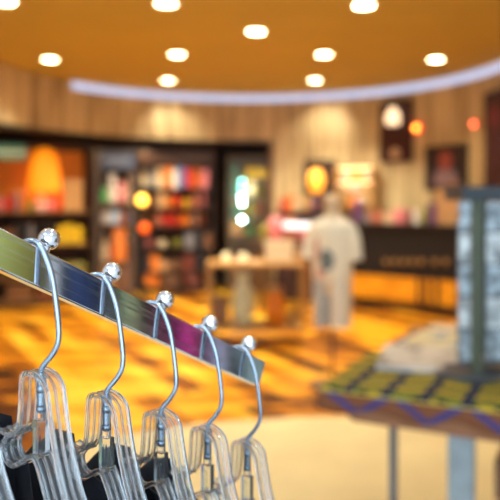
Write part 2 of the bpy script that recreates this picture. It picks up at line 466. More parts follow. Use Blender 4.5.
NK_high = [(-.046, -.050), (-.036, -.064), (-.02, -.072), (0, -.076), (.012, -.084), (.03, -.105), (.06, -.125), (.08, -.125)]
TL = ['black sleeveless top on the first clear hanger, its strap at the left edge',
      'black sleeveless top on the second clear hanger from the left edge',
      'black sleeveless top on the middle clear hanger of the chrome arm',
      'black sleeveless top on the last but one clear hanger']
for i in range(4):
    o = obj('sleeveless_top', top_mesh(NK_low, NK_mid if i == 0 else NK_high, 10+i), M_black, solid=.0012, smooth=60)
    o.location = hang_loc(i)+Nn*SX+Vector((-Nn.y, Nn.x, 0))*SY+Vector((0, 0, SZ)); o.rotation_euler.z = hrz+twist[i]
    tag(o, TL[i], 'top', 'black tops on the clear hangers')

# ------------------------------------------------------------------ garments on the right-hand wall (seen mirrored in the chrome)
M_rail = mat('dark_steel', (.08, .08, .09), .35, 1, noise=0)
gr = thing('garment_rail', 'dark steel clothes rail of coloured garments, mirrored in the flat chrome arm', 'clothes rail', (1.75, .80, 0))
bm = bm_new(); cyl(bm, (0, -.75, 1.66), (0, .75, 1.66), .014); obj('crossbar', bm, M_rail, gr, smooth=40)
for y in (-.74, .74):
    bm = bm_new(); cyl(bm, (0, y, .02), (0, y, 1.67), .014); obj('post', bm, M_rail, gr, smooth=40)
    bm = bm_new(); box(bm, (0, y, .014), (.5, .05, .024)); obj('foot', bm, M_rail, gr, bev=.004)
def garment(y, w, col, cname, kind):
    mm = mat('cloth_'+cname.replace(' ', '_'), col, .85, noise=.2, nscale=9, sheen=.2)
    g = thing(kind, f'{cname} {kind.replace("_", " ")} on the clothes rail, mirrored in the flat chrome arm', kind.split('_')[-1], (1.75, y, .62))
    bm = bm_new(); n = 16
    rows = [(0, .25, 1), (.25, .23, .95), (.6, .22, .85), (.82, .23, .75), (.9, .2, .6), (.95, .08, .4)]
    rings = []
    for z, hx, k in rows:
        rings.append([bm.verts.new((hx*math.cos(2*PI*q/n), w*.5*k*math.sin(2*PI*q/n)*(1+.18*math.sin(q*2.3+z*3)), z)) for q in range(n)])
    for a, b in zip(rings, rings[1:]):
        for q in range(n): bm.faces.new((a[q], a[(q+1) % n], b[(q+1) % n], b[q]))
    bm.faces.new(list(reversed(rings[0]))); bm.faces.new(rings[-1])
    obj('body', bm, mm, g, smooth=180)
    for s in (-1, 1):
        bm = bm_new(); cyl(bm, (s*.17, 0, .84), (s*.27, 0, .48), w*.36, 12, w*.30); obj('sleeve', bm, mm, g, smooth=60)
    bm = bm_new(); tube(bm, spline([(0, 0, .94), (0, 0, .995), (.022, 0, 1.02), (.026, 0, 1.045), (0, 0, 1.059), (-.022, 0, 1.05)], 5), .002, 8); obj('hanger_hook', bm, M_wire, g, smooth=180)
for y, w, c, cn, k in ((.17, .20, (.20, .20, .06), 'dark olive', 'shirt'), (.405, .235, (.40, .40, .09), 'olive', 'shirt'), (.61, .165, (.025, .045, .13), 'navy', 'jacket'), (.742, .09, (.40, .44, .22), 'sage', 'shirt'),
                       (.833, .088, (.15, .03, .06), 'maroon', 'shirt'), (.935, .108, (.80, .05, .30), 'magenta', 'shirt'), (1.04, .098, (.50, .50, .62), 'lavender', 'shirt'), (1.175, .165, (.34, .44, .40), 'grey green', 'shirt'), (1.35, .17, (.55, .62, .56), 'pale mint', 'shirt')):
    garment(y, w, c, cn, k)

# ------------------------------------------------------------------ goods
ORD = ['first', 'second', 'third', 'fourth', 'fifth', 'sixth', 'seventh', 'eighth', 'ninth', 'tenth', 'eleventh', 'twelfth', 'thirteenth', 'fourteenth']
PAL = {'red': (.62, .03, .02), 'orange': (.85, .24, .015), 'yellow': (.85, .60, .03), 'white': (.85, .82, .76), 'cream': (.80, .66, .42), 'pink': (.80, .26, .28),
       'blue': (.08, .16, .42), 'pale blue': (.42, .54, .70), 'green': (.05, .36, .08), 'olive': (.30, .28, .05), 'black': (.012, .011, .012), 'brown': (.20, .09, .035),
       'tan': (.52, .30, .12), 'purple': (.16, .06, .20), 'grey': (.25, .25, .27), 'maroon': (.19, .04, .02), 'teal': (.10, .22, .16), 'rose': (.55, .19, .11)}
def pm(c): return mat('paint_'+c.replace(' ', '_'), PAL[c], .3)
def goods(kind, col, w, h, d, par=None):
    """one piece of merchandise, base at the origin, width w, height h, depth d"""
    nm = {'carton': 'box', 'jar': 'jar', 'bottle': 'bottle', 'plush': 'plush_toy', 'stack': 'folded_shirts', 'ball': 'ball', 'bag': 'bag', 'vase': 'vase', 'book': 'book', 'cushion': 'cushion', 'bowl': 'bowl'}[kind]
    bm = bm_new(); extra = []
    if kind == 'carton':
        box(bm, (0, 0, h*.4), (w, d, h*.8)); b2 = bm_new(); box(b2, (0, 0, h*.9), (w*1.03, d*1.03, h*.2)); extra.append(('lid', b2, pm(col)))
    elif kind == 'book':
        box(bm, (0, 0, h/2), (w, d, h))
    elif kind == 'jar':
        lathe(bm, [(0, 0), (w*.42, 0), (w*.5, h*.08), (w*.5, h*.7), (w*.36, h*.82), (w*.36, h*.84), (0, h*.84)], 16)
        b2 = bm_new(); lathe(b2, [(0, h*.84), (w*.4, h*.84), (w*.4, h), (0, h)], 16); extra.append(('lid', b2, pm('tan')))
    elif kind == 'bottle':
        lathe(bm, [(0, 0), (w*.45, 0), (w*.5, h*.05), (w*.5, h*.55), (w*.18, h*.75), (w*.16, h*.9), (0, h*.9)], 16)
        b2 = bm_new(); lathe(b2, [(0, h*.9), (w*.2, h*.9), (w*.2, h), (0, h)], 16); extra.append(('cap', b2, pm('white')))
    elif kind == 'vase':
        lathe(bm, [(0, 0), (w*.3, 0), (w*.5, h*.35), (w*.42, h*.65), (w*.2, h*.85), (w*.28, h), (w*.22, h), (w*.14, h*.85), (0, h*.8)], 18)
    elif kind == 'bowl':
        lathe(bm, [(0, 0), (w*.25, 0), (w*.42, h*.5), (w*.5, h), (w*.46, h), (w*.36, h*.5), (0, h*.15)], 18)
    elif kind == 'ball':
        ball(bm, (0, 0, w*.5), w*.5)
    elif kind == 'plush':
        ball(bm, (0, 0, h*.3), h*.3, (.5*w/(h*.3), .45*d/(h*.3), 1)); ball(bm, (0, -d*.1, h*.72), h*.26, (min(1.2, .42*w/(h*.26)), .9, 1))
        for s in (-1, 1):
            ball(bm, (s*w*.26, 0, h*.93), h*.07); ball(bm, (s*w*.42, -d*.15, h*.4), h*.11); ball(bm, (s*w*.25, -d*.4, h*.08), h*.085)
    elif kind == 'stack':
        n = 4
        for k in range(n):
            box(bm, (random.uniform(-.01, .01), 0, h*(k+.5)/n), (w*(1-.03*(k % 2)), d, h/n*.9))
    elif kind == 'bag':
        prism_xz(bm, [(-w*.5, 0), (w*.5, 0), (w*.46, h*.72), (-w*.46, h*.72)], -d*.3, d*.3)
        b2 = bm_new(); tube(b2, spline([(-w*.22, 0, h*.70), (-w*.2, 0, h*.92), (0, 0, h), (w*.2, 0, h*.92), (w*.22, 0, h*.70)], 5), .012, 8); extra.append(('handle', b2, pm('tan')))
    elif kind == 'cushion':
        ball(bm, (0, 0, h*.5), h*.5, (w/h, d/h, 1))
        for v in bm.verts:
            v.co.x = math.copysign(abs(v.co.x/(w*.5))**.6*w*.5, v.co.x); v.co.z = h*.5+math.copysign(abs((v.co.z-h*.5)/(h*.5))**.6*h*.5, v.co.z-h*.5)
    o = obj(nm, bm, pm(col), None, bev=min(w, h, d)*.06 if kind in ('carton', 'book', 'stack', 'bag') else 0, smooth=45)
    for n, b2, m2 in extra: obj(n, b2, m2 if n != 'lid' or kind == 'jar' else pm(col), o, smooth=40)
    return o
CAT = {'carton': 'box', 'jar': 'jar', 'bottle': 'bottle', 'plush': 'soft toy', 'stack': 'folded shirts', 'ball': 'ball', 'bag': 'bag', 'vase': 'vase', 'book': 'book', 'cushion': 'cushion', 'bowl': 'bowl'}

class Unit:
    def __init__(s, name, label, cat, p0, p1, depth):
        s.p0 = Vector((*p0, 0)); d = Vector((*p1, 0))-s.p0; s.w = d.length; s.rz = math.atan2(d.y, d.x); s.d = depth
        s.t = thing(name, label, cat, s.p0, s.rz)
    def part(s, name, c, size, m, parent=None, bev=.004):
        bm = bm_new(); box(bm, c, size); return obj(name, bm, m, parent or s.t, bev=bev)
    def pos(s, x, y, z):
        return s.p0 + Matrix.Rotation(s.rz, 3, 'Z') @ Vector((x, y, z))
    def x_of(s, px):
        # local x where column px meets the front line
        ca, sa = math.cos(s.rz), math.sin(s.rz); k = (px-250)/F
        return (k*s.p0.y - s.p0.x)/(ca-k*sa)
    def put(s, kind, col, px, z, wpx, h, where, group, depth=.2, yo=None, wob=.15):
        x = s.x_of(px); P = s.pos(x, 0, 0); w = wpx/F*P.y
        d = min(depth, s.d*.8)
        o = goods(kind, col, w, h, d)
        o.location = s.pos(x, (d*.5+.03) if yo is None else yo, z); o.rotation_euler.z = s.rz+random.uniform(-wob, wob)*(0 if kind in ('carton', 'book', 'stack', 'bag') else 1)
        word = {'carton': 'box', 'stack': 'stack of folded shirts', 'plush': 'soft toy'}.get(kind, kind)
        tag(o, f'{col} {word} {where}', CAT[kind], group); return o
    def row(s, z, items, px0, where, group, depth=.22):
        """items: (kind, colour, width px, height m, gap px)"""
        px = px0; seen = {}
        for it in items:
            if it[0] is None: px += it[1]; continue
            k = (it[0], it[1]); seen[k] = seen.get(k, 0)+1
        cnt = {}
        for it in items:
            if it[0] is None: continue
        px = px0
        for it in items:
            if it[0] is None: px += it[1]; continue
            kind, col, w, h = it; k = (kind, col); cnt[k] = cnt.get(k, 0)+1
            wh = where if seen[k] == 1 else f'{where}, {ORD[cnt[k]-1]} {col} one from the left'
            s.put(kind, col, px+w/2, z, w*.92, h, wh, group, depth)
            px += w

def bookcase(u, h, shelves, m_side, m_back, m_shelf, plinth=.08, side=.03, top=True):
    for x in (side/2, u.w-side/2): u.part('side_panel', (x, u.d/2, h/2), (side, u.d, h), m_side)
    u.part('back_panel', (u.w/2, u.d-.01, h/2+.02), (u.w-2*side-.001, .02, h-.06), m_back)
    for z in shelves: u.part('shelf', (u.w/2, u.d/2-.01, z-.0125), (u.w-2*side-.001, u.d-.025, .025), m_shelf)
    if top: u.part('top_panel', (u.w/2, u.d/2-.01, h-.02), (u.w-2*side-.001, u.d-.022, .04), m_side)
    u.part('plinth', (u.w/2, .05, plinth/2), (u.w-2*side-.001, .02, plinth), m_side)

def xy(px, Y): return ((px-250)/F*Y, Y)
# --- U1 : wide bookcase at the left edge
M_oback = mat('orange_back', (.78, .26, .015), .6)
u1 = Unit('bookcase', 'wide dark bookcase with an orange back panel at the left end of the opening', 'bookcase', xy(-14, 9.55), xy(93, 10.25), .42)
zA = zat(211, 10); zB = zat(244, 10); zC = .42
bookcase(u1, 2.30, [zA, zB, zC, .10], M_dark, M_recess, mat('shelf_board', (.30, .16, .06), .5), side=.035)
bm = bm_new(); box(bm, (u1.w/2, u1.d-.028, (zA+2.24)/2), (u1.w-.08, .012, 2.22-zA)); obj('backing', bm, M_oback, u1.t)
for a in ('orange upper compartment of the bookcase',):
    G = 'goods in the orange compartment'
    w = 'in the orange compartment of the left bookcase'
    u1.row(zA, [('jar', 'pink', 9, .22), ('plush', 'red', 9, .26), ('jar', 'grey', 7, .30), ('bottle', 'orange', 7, .30), ('bottle', 'green', 7, .30), (None, 2), ('plush', 'white', 10, .24), ('plush', 'pink', 9, .22), (None, 6), ('carton', 'tan', 21, .46)], -3, w, G, .2)
    G = 'goods on the black middle shelf'
    w = 'on the middle shelf of the left bookcase'
    u1.row(zB, [('carton', 'brown', 12, .22), ('carton', 'black', 14, .3), ('vase', 'grey', 8, .3), (None, 6), ('carton', 'black', 14, .3), (None, 1), ('carton', 'yellow', 7, .25), (None, 2), ('carton', 'yellow', 7, .28), (None, 2), ('carton', 'yellow', 7, .24)], 3, w, G, .2)
    w = 'on the lower shelf of the left bookcase'
    u1.row(zC, [('stack', 'brown', 24, .2), (None, 6), ('stack', 'black', 26, .22), (None, 5), ('stack', 'olive', 22, .16)], 4, w, 'stacks on the lower shelf', .3)
    w = 'on the bottom board of the left bookcase'
    u1.row(.10, [('carton', 'brown', 28, .22), (None, 4), ('carton', 'maroon', 22, .2), (None, 4), ('bowl', 'tan', 24, .14)], 6, w, 'goods on the bottom board', .3)
# teal header sign
o = None
M_teal = mat('teal_sign', (.10, .34, .27), .5)
P = u1.pos(u1.x_of(10), -.02, 2.06)
sg = thing('header_sign', 'teal header sign across the top left of the orange bookcase', 'sign', P, u1.rz)
bm = bm_new(); box(bm, (0, 0, .10), (.44, .025, .2)); obj('board', bm, M_teal, sg, bev=.004)
bm = bm_new(); box(bm, (0, -.015, .1), (.40, .006, .03)); obj('stripe', bm, pm('white'), sg)
for x in (-.18, .18):
    bm = bm_new(); box(bm, (x, .006, .25), (.012, .006, .12)); obj('bracket', bm, M_rail, sg)
# orange lamp
M_oshade = mat('orange_shade', (.9, .35, .03), .6, emis=(1.0, .25, .003), estr=.75, noise=0)
P = u1.pos(u1.x_of(47), .17, zA)
la = thing('pendant_lamp', 'orange bell-shaped glowing lamp hanging in the left bookcase', 'lamp', P+Vector((0, 0, .04)), u1.rz)
bm = bm_new(); lathe(bm, [(.235, .24), (.23, .38), (.205, .60), (.165, .76), (.11, .84), (.03, .865), (.03, .86), (.105, .832), (.158, .755), (.198, .60), (.223, .38), (.228, .24)], 28, close=True); obj('lamp_shade', bm, M_oshade, la, smooth=40)
bm = bm_new(); cyl(bm, (0, 0, .55), (0, 0, 2.255-zA-.04), .008, 8); obj('cord', bm, M_brown, la)
bm = bm_new(); ball(bm, (0, 0, .52), .04); obj('bulb', bm, mat('amber_bulb', (1, .6, .2), .4, emis=(1, .42, .05), estr=2, noise=0), la)
l = bpy.data.lights.new('lamp_bulb', 'POINT'); l.energy = 3.5; l.color = (1, .42, .08); l.shadow_soft_size = .05
lo = bpy.data.objects.new('lamp_bulb', l); C.objects.link(lo); lo.location = P+Vector((0, 0, .45))

# --- U2 : narrow stand
u2 = Unit('bookcase', 'narrow grey-brown shelf stand between the orange bookcase and the dark wall rack', 'bookcase', xy(95, 10.7), xy(135, 10.8), .36)
M_gpost = mat('greybrown', (.13, .095, .075), .5)
zs2 = [zat(203, 10.75), zat(224, 10.75), zat(262, 10.75), .1]
bookcase(u2, 2.28, zs2, M_gpost, M_recess, M_brown, side=.07)
w = 'on the top shelf of the narrow stand'
u2.row(zs2[0], [('plush', 'green', 7, .26), ('plush', 'white', 9, .46), ('plush', 'pink', 9, .34), ('plush', 'cream', 8, .42)], 101, w, 'soft toys on the narrow stand', .24)
w = 'on the second shelf of the narrow stand'
u2.row(zs2[1], [('jar', 'white', 9, .22), ('carton', 'pale blue', 10, .2), ('jar', 'orange', 5, .2), ('jar', 'blue', 6, .22)], 101, w, 'jars on the narrow stand', .24)
w = 'on the third shelf of the narrow stand'
u2.row(zs2[2], [('bottle', 'cream', 7, .42), ('bottle', 'red', 5, .34), ('carton', 'orange', 13, .50), ('bottle', 'maroon', 6, .36)], 101, w, 'goods on the third shelf of the narrow stand', .24)
u2.row(.10, [('carton', 'tan', 14, .36), (None, 2), ('carton', 'brown', 14, .4)], 101, 'at the bottom of the narrow stand', 'goods at the bottom of the stand', .24)
P = u2.pos(u2.w/2+.05, -.015, 1.98)
sg = thing('header_sign', 'slate blue header sign above the soft toys of the narrow stand', 'sign', P, u2.rz)
bm = bm_new(); box(bm, (0, 0, .12), (.50, .025, .24)); obj('board', bm, mat('slate_sign', (.07, .10, .17), .5), sg, bev=.004)
bm = bm_new(); box(bm, (0, -.015, .15), (.38, .006, .025)); box(bm, (0, -.015, .09), (.30, .006, .02)); obj('stripe', bm, pm('grey'), sg)
for x in (-.2, .2):
    bm = bm_new(); box(bm, (x, .006, .29), (.012, .006, .10)); obj('bracket', bm, M_rail, sg)

# --- U3 : dark wall rack
u3 = Unit('shelf_rack', 'wide dark shelf rack crowded with red and orange goods inside the opening', 'shelf rack', xy(137, 11.25), xy(215, 11.4), .4)
Y3 = 11.3
zs3 = [zat(y, Y3) for y in (188, 208, 226, 249, 272)]+[.1]
bookcase(u3, 2.30, zs3, M_dark, M_recess, M_dark, side=.035)
bm = bm_new(); box(bm, (u3.w/2, .012, 2.17), (u3.w-.075, .02, .20)); obj('header_board', bm, mat('header', (.05, .022, .014), .5), u3.t)
RG = 'goods on the dark wall rack'
u3.row(zs3[0], [('jar', 'cream', 7, .3), ('plush', 'grey', 8, .34), ('plush', 'cream', 9, .36), ('carton', 'orange', 8, .34), ('carton', 'white', 6, .3), ('carton', 'blue', 7, .34), ('carton', 'red', 8, .32), ('plush', 'orange', 8, .34), ('carton', 'pink', 8, .3)], 140, 'on the top shelf of the dark rack', RG, .25)
u3.row(zs3[1], [('plush', 'orange', 9, .24), ('plush', 'brown', 8, .22), ('carton', 'tan', 9, .24), ('jar', 'orange', 7, .22), ('plush', 'red', 8, .24), ('bowl', 'yellow', 10, .14), ('jar', 'rose', 8, .24), ('carton', 'maroon', 8, .26)], 140, 'on the second shelf of the dark rack', RG, .25)
u3.row(zs3[2], [('jar', 'brown', 7, .2), (None, 7), ('plush', 'rose', 8, .24), ('plush', 'red', 10, .24), ('jar', 'red', 8, .2), ('plush', 'orange', 10, .22), ('carton', 'brown', 8, .2), ('jar', 'maroon', 8, .2)], 140, 'on the third shelf of the dark rack', RG, .25)
u3.row(zs3[3], [(None, 4), ('carton', 'maroon', 10, .2), (None, 3), ('ball', 'cream', 10, .15), (None, 5), ('ball', 'olive', 10, .15), (None, 3), ('carton', 'grey', 9, .24), ('carton', 'black', 10, .28), ('carton', 'brown', 8, .24)], 140, 'on the fourth shelf of the dark rack', RG, .25)
u3.row(zs3[4], [('carton', 'black', 10, .24), ('carton', 'orange', 9, .26), ('carton', 'tan', 8, .2), ('stack', 'brown', 14, .18), (None, 2), ('carton', 'maroon', 11, .26), ('carton', 'black', 14, .3)], 140, 'on the fifth shelf of the dark rack', RG, .25)
u3.row(zs3[5], [('stack', 'orange', 18, .2), (None, 2), ('stack', 'brown', 18, .18), (None, 3), ('stack', 'maroon', 18, .2)], 142, 'on the lowest board of the dark rack', RG, .28)

# globe lamps in front of the shelves (yellow and red glow)
def globe_lamp(px, py, Y, r, col, estr, label):
    p = at(px, py, Y)
    t = thing('globe_lamp', label, 'lamp', (p.x, p.y, 0), 0, 'glowing globe lamps before the shelves')
    bm = bm_new(); lathe(bm, [(0, 0), (.062, 0), (.062, .02), (.02, .04), (.011, .06), (.011, p.z-r*.95), (0, p.z-r*.95)], 20); obj('stand', bm, M_rail, t, smooth=40)
    bm = bm_new(); ball(bm, (0, 0, p.z), r); obj('globe', bm, mat('globe_'+label.split()[0], col, .4, emis=col, estr=estr, noise=0), t, smooth=180)
globe_lamp(142, 200, 10.3, .075, (1, .55, .06), 5.5, 'yellow glowing globe lamp between the narrow stand and the dark rack')
globe_lamp(144.5, 228, 10.15, .07, (1, .13, .01), 1.1, 'red glowing globe lamp, lower one between the narrow stand and the dark rack')

# --- tall vitrine with cool lights
M_glass = mat('clear_glass', (.95, 1, .98), .0, trans=1, ior=1.05)
u4 = Unit('display_cabinet', 'tall glass display cabinet with a vertical row of cool lights in the opening', 'display cabinet', xy(227, 11.7), xy(269, 11.7), .4)
M_bronze = mat('bronze_frame', (.16, .12, .07), .4)
for x in (.02, u4.w-.02):
    for y in (.02, u4.d-.02): u4.part('post', (x, y, 1.12), (.04, .04, 2.24), M_bronze)
u4.part('base', (u4.w/2, u4.d/2, .3), (u4.w-.085, u4.d-.085, .6), M_brown)
u4.part('top_panel', (u4.w/2, u4.d/2, 2.21), (u4.w-.085, u4.d-.02, .06), M_bronze)
u4.part('back_panel', (u4.w/2, u4.d-.012, 1.4), (u4.w-.085, .012, 1.55), mat('mirror_back', (.34, .27, .17), .35))
for z in (.90, 1.22, 1.56, 1.9): u4.part('shelf', (u4.w/2, u4.d/2, z), (u4.w-.09, u4.d-.06, .012), mat('shelf_glass', (.35, .42, .36), .2))
M_led = mat('cool_led', (.8, 1, .95), .4, emis=(.62, 1, .90), estr=40, noise=0)
M_led2 = mat('cyan_led', (.5, 1, .95), .4, emis=(.25, .85, .75), estr=18, noise=0)
for py, m_ in ((181.5, M_led2), (188, M_led2), (197, M_led), (203, M_led), (219.5, M_led)):
    x = u4.x_of(242); bm = bm_new(); cyl(bm, (x, -.012, zat(py, 11.7)-.02), (x, -.012, zat(py, 11.7)+.02), .022, 12); obj('spot_light', bm, m_, u4.t, smooth=40)
bm = bm_new(); box(bm, (u4.x_of(242), .0, 1.52), (.02, .012, .9)); obj('light_rail', bm, M_bronze, u4.t)
u4.row(1.906, [('carton', 'teal', 9, .2), (None, 5), ('jar', 'olive', 8, .2), ('jar', 'tan', 8, .16)], 231, 'on the top glass shelf of the tall cabinet', 'goods in the tall glass cabinet', .16)
u4.row(1.566, [('carton', 'teal', 9, .28), (None, 6), ('carton', 'cream', 9, .22), ('jar', 'olive', 8, .2)], 231, 'on the second glass shelf of the tall cabinet', 'goods in the tall glass cabinet', .16)
u4.row(1.226, [('jar', 'teal', 9, .24), (None, 6), ('carton', 'olive', 9, .22), ('vase', 'rose', 8, .26)], 231, 'on the third glass shelf of the tall cabinet', 'goods in the tall glass cabinet', .16)
u4.row(.906, [('carton', 'tan', 12, .24), (None, 2), ('bowl', 'green', 10, .12), ('vase', 'brown', 8, .24)], 231, 'on the lowest glass shelf of the tall cabinet', 'goods in the tall glass cabinet', .16)
P = u4.pos(u4.x_of(257), -.03, zat(177.5, 11.7))
sg = thing('small_sign', 'small yellow sign at the top right of the tall glass cabinet', 'sign', P)
bm = bm_new(); box(bm, (0, 0, .075), (.34, .012, .15)); obj('board', bm, pm('yellow'), sg, bev=.003)
bm = bm_new(); box(bm, (0, -.008, .075), (.27, .004, .04)); obj('stripe', bm, pm('olive'), sg)

l = bpy.data.lights.new('cabinet_fill', 'POINT'); l.energy = 3; l.color = (1, .88, .58); l.shadow_soft_size = .03  # added warm fill in front of the cabinet, no fixture there
lo = bpy.data.objects.new('cabinet_fill', l); C.objects.link(lo); lo.location = u4.pos(u4.w*.6, -.22, 1.75)
# --- glass display table (vitrine) in mid floor
gx0, gx1 = (206-250)/F*7.2, (306-250)/F*7.2
gt = thing('display_table', 'glass-sided display table with a honey wood top rim in mid floor', 'display table', ((gx0+gx1)/2, 7.5, 0))
W = gx1-gx0; Dp = .62; ht = zat(264, 7.2)
M_honey = mat('honey_wood', (.52, .27, .07), .3)
for sx in (-1, 1):
    for sy in (-1, 1):
        bm = bm_new(); box(bm, (sx*(W/2-.02), sy*(Dp/2-.02), ht/2), (.022, .022, ht)); obj('leg', bm, M_honey, gt, bev=.004)
bm = bm_new(); box(bm, (0, 0, ht-.012), (W, Dp, .03)); obj('tabletop', bm, M_honey, gt, bev=.006)
bm = bm_new(); box(bm, (0, 0, .16), (W-.08, Dp-.08, .03)); obj('lower_shelf', bm, M_honey, gt, bev=.004)
for sy in (-1, 1):
    bm = bm_new(); box(bm, (0, sy*(Dp/2-.022), (ht+.13)/2), (W-.08, .006, ht-.24)); obj('glass_panel', bm, M_glass, gt)
p = at(243, 330, 7.5)
o = goods('vase', 'cream', .26, .54, .2); o.location = (p.x, 7.5, .176); tag(o, 'pale tall vase behind the glass of the display table', 'vase')
o.data.materials[0] = mat('celadon', (.70, .74, .56), .3)
p = at(275, 330, 7.5)
o = goods('jar', 'orange', .2, .4, .2); o.location = (p.x, 7.5, .176); tag(o, 'orange lidded jar behind the glass of the display table', 'jar')
o = goods('carton', 'brown', .18, .3, .2); o.location = (at(220, 330, 7.5).x, 7.5, .176); tag(o, 'brown box behind the glass at the left of the display table', 'box')
for px, cn, lb in ((226, 'cream', 'small cream globe given an added glow, left of the pair on the display table'), (243, 'cream', 'small cream globe given an added glow, right of the pair on the display table')):
    o = goods('ball', cn, .095, .095, .095); o.location = (at(px, 250, 7.4).x, 7.4, ht+.005); tag(o, lb, 'ball', 'cream balls on the display table')
    o.data.materials[0] = mat('pearl_glow', (.85, .76, .50), .15, noise=0, emis=(1, .80, .42), estr=.55)  # glow put into the ornament colour to brighten the small globes
o = goods('carton', 'cream', .29, .21, .24); o.location = (at(279, 250, 7.5).x, 7.5, ht+.005); tag(o, 'cream box standing on the right of the display table', 'box')
o = goods('carton', 'tan', .11, .12, .16); o.location = (at(300, 250, 7.5).x, 7.55, ht+.005); tag(o, 'small tan box at the right end of the display table top', 'box')

# --- back table with pink cushions and goods, centre
u5 = Unit('side_table', 'dark cloth-covered side table with pink cushions before the round wall', 'table', xy(258, 9.6), xy(312, 9.6), .5)
z5 = zat(243, 9.6)
u5.part('tabletop', (u5.w/2, u5.d/2, z5-.02), (u5.w, u5.d, .04), M_brown)
for x in (.04, u5.w-.04):
    for y in (.04, u5.d-.04): u5.part('leg', (x, y, (z5-.04)/2), (.05, .05, z5-.04), M_brown)
u5.row(z5, [('cushion', 'olive', 8, .26), ('cushion', 'pink', 16, .36), ('cushion', 'rose', 14, .34), ('cushion', 'pink', 12, .24)], 260, 'on the side table', 'cushions on the side table', .22)
M_screen = mat('lit_screen', (.9, .9, .95), .4, emis=(.95, .88, 1), estr=.8, noise=0)
sc = thing('lit_display_bar', 'white glowing display bar on a stand beside the pale shirt', 'lit sign', (at(297, 226, 9.0).x, 9.0, 0))
zz = zat(226, 9.0)
bm = bm_new(); box(bm, (0, 0, zz), (.36, .05, .085)); obj('screen', bm, M_screen, sc, bev=.03)
bm = bm_new(); cyl(bm, (0, .01, .03), (0, .01, zz-.05), .014, 12); obj('pole', bm, M_rail, sc)
bm = bm_new(); lathe(bm, [(0, 0), (.17, 0), (.17, .02), (.03, .035), (0, .035)], 24); obj('base', bm, M_rail, sc)
# --- long low cabinet against the round wall, goods on it
u6 = Unit('low_cabinet', 'long dark cabinet with orange and cream goods against the round wall', 'cabinet', xy(276, 10.4), xy(338, 10.4), .3)
z6 = zat(212, 10.4)
u6.part('body', (u6.w/2, u6.d/2, z6/2-.01), (u6.w, u6.d, z6-.04), mat('aubergine', (.07, .03, .035), .5))
u6.part('top_panel', (u6.w/2, u6.d/2-.01, z6-.015), (u6.w+.02, u6.d+.02, .03), M_dark)
for k in range(3):
    dr = u6.part('door', (u6.w*(k+.5)/3, -.01, z6/2-.02), (u6.w/3-.02, .02, z6-.14), mat('aubergine', (0, 0, 0)))
    bm = bm_new(); ball(bm, (u6.w*(k+.5)/3+u6.w/7.5, -.03, z6*.6), .016); obj('knob', bm, M_bronze, dr, smooth=180)
u6.row(z6, [('carton', 'red', 6, .2), ('carton', 'orange', 7, .24), ('jar', 'cream', 9, .24), (None, 1), ('jar', 'tan', 10, .26), ('bottle', 'purple', 6, .26), ('plush', 'brown', 9, .3), ('carton', 'purple', 8, .2), ('jar', 'tan', 8, .22)], 280, 'on the long dark cabinet', 'goods on the long cabinet', .2)

# --- mannequin with pale tee and shorts
MX, MY = at(332.5, 250, 5.6).x, 5.6
def ellipse_body(bm, rows, n=28):
    rings = []
    for z, rx, ry, cx, cy in rows:
        rings.append([bm.verts.new((cx+rx*math.cos(2*PI*q/n), cy+ry*math.sin(2*PI*q/n), z)) for q in range(n)])
    for a, b in zip(rings, rings[1:]):
        for q in range(n): bm.faces.new((a[q], a[(q+1) % n], b[(q+1) % n], b[q]))
    bm.faces.new(list(reversed(rings[0]))); bm.faces.new(rings[-1]); return bm
mn = thing('mannequin', 'dress form on a stand in a cream graphic tee and pale shorts', 'mannequin', (MX, MY, 0), -.5)
M_skin = mat('mannequin_cream', (.66, .52, .34), .5)
def zm(py): return zat(py, MY)
bm = bm_new(); ellipse_body(bm, [(zm(300), .12, .10, 0, 0), (zm(275), .15, .12, 0, 0), (zm(262), .13, .105, 0, 0), (zm(240), .15, .115, 0, 0), (zm(224), .165, .10, 0, 0), (zm(219.5), .12, .08, 0, .01), (zm(216), .055, .055, 0, .01), (zm(207), .05, .05, 0, 0), (zm(204), .062, .062, 0, 0), (zm(199), .06, .065, 0, -.005), (zm(194), .03, .03, 0, 0)])
obj('torso', bm, M_skin, mn, smooth=180, sub=1)
M_tee = mat('cream_cotton', (.80, .74, .58), .9, noise=.05, sheen=.1)
bm = bm_new()
ellipse_body(bm, [(zm(287), .168, .135, 0, 0), (zm(270), .165, .132, 0, 0), (zm(250), .168, .13, 0, 0), (zm(236), .178, .13, 0, 0), (zm(227), .188, .122, 0, 0), (zm(222), .165, .10, 0, .005), (zm(219), .11, .082, 0, .01), (zm(216.5), .072, .07, 0, .01)])
tee = obj('tee_shirt', bm, M_tee, mn, smooth=180, sub=1)
for s in (-1, 1):
    bm = bm_new(); tube(bm, spline([(s*.13, .005, zm(227)), (s*.168, 0, zm(236)), (s*.186, -.01, zm(247)), (s*.198, -.02, zm(259))], 5), .060, 18)
    obj('sleeve', bm, M_tee, tee, smooth=50)
M_gr1 = mat('print_slate', (.16, .19, .19), .8); M_gr2 = mat('print_red', (.58, .30, .24), .8)
def decal(poly, m, name):
    bm = bm_new(); P = []
    for x, z in poly:
        y = -.135*math.sqrt(max(0, 1-(x/.172)**2))-.004; P.append((x, y, z))
    a = [bm.verts.new(p) for p in P]; b = [bm.verts.new((p[0]*1.0, p[1]+.02, p[2])) for p in P]
    n = len(P)
    for k in range(n): bm.faces.new((a[k], a[(k+1) % n], b[(k+1) % n], b[k]))
    bm.faces.new(a); bm.faces.new(list(reversed(b)))
    return obj(name, bm, m, tee)
def blob(cx, cz, rx, rz_, n=14): return [(cx+rx*math.cos(2*PI*k/n)*(1+.2*math.sin(k*2.1)), cz+rz_*math.sin(2*PI*k/n)) for k in range(n)]
decal(blob(0, zm(259), .06, .09), M_gr1, 'printed_motif')
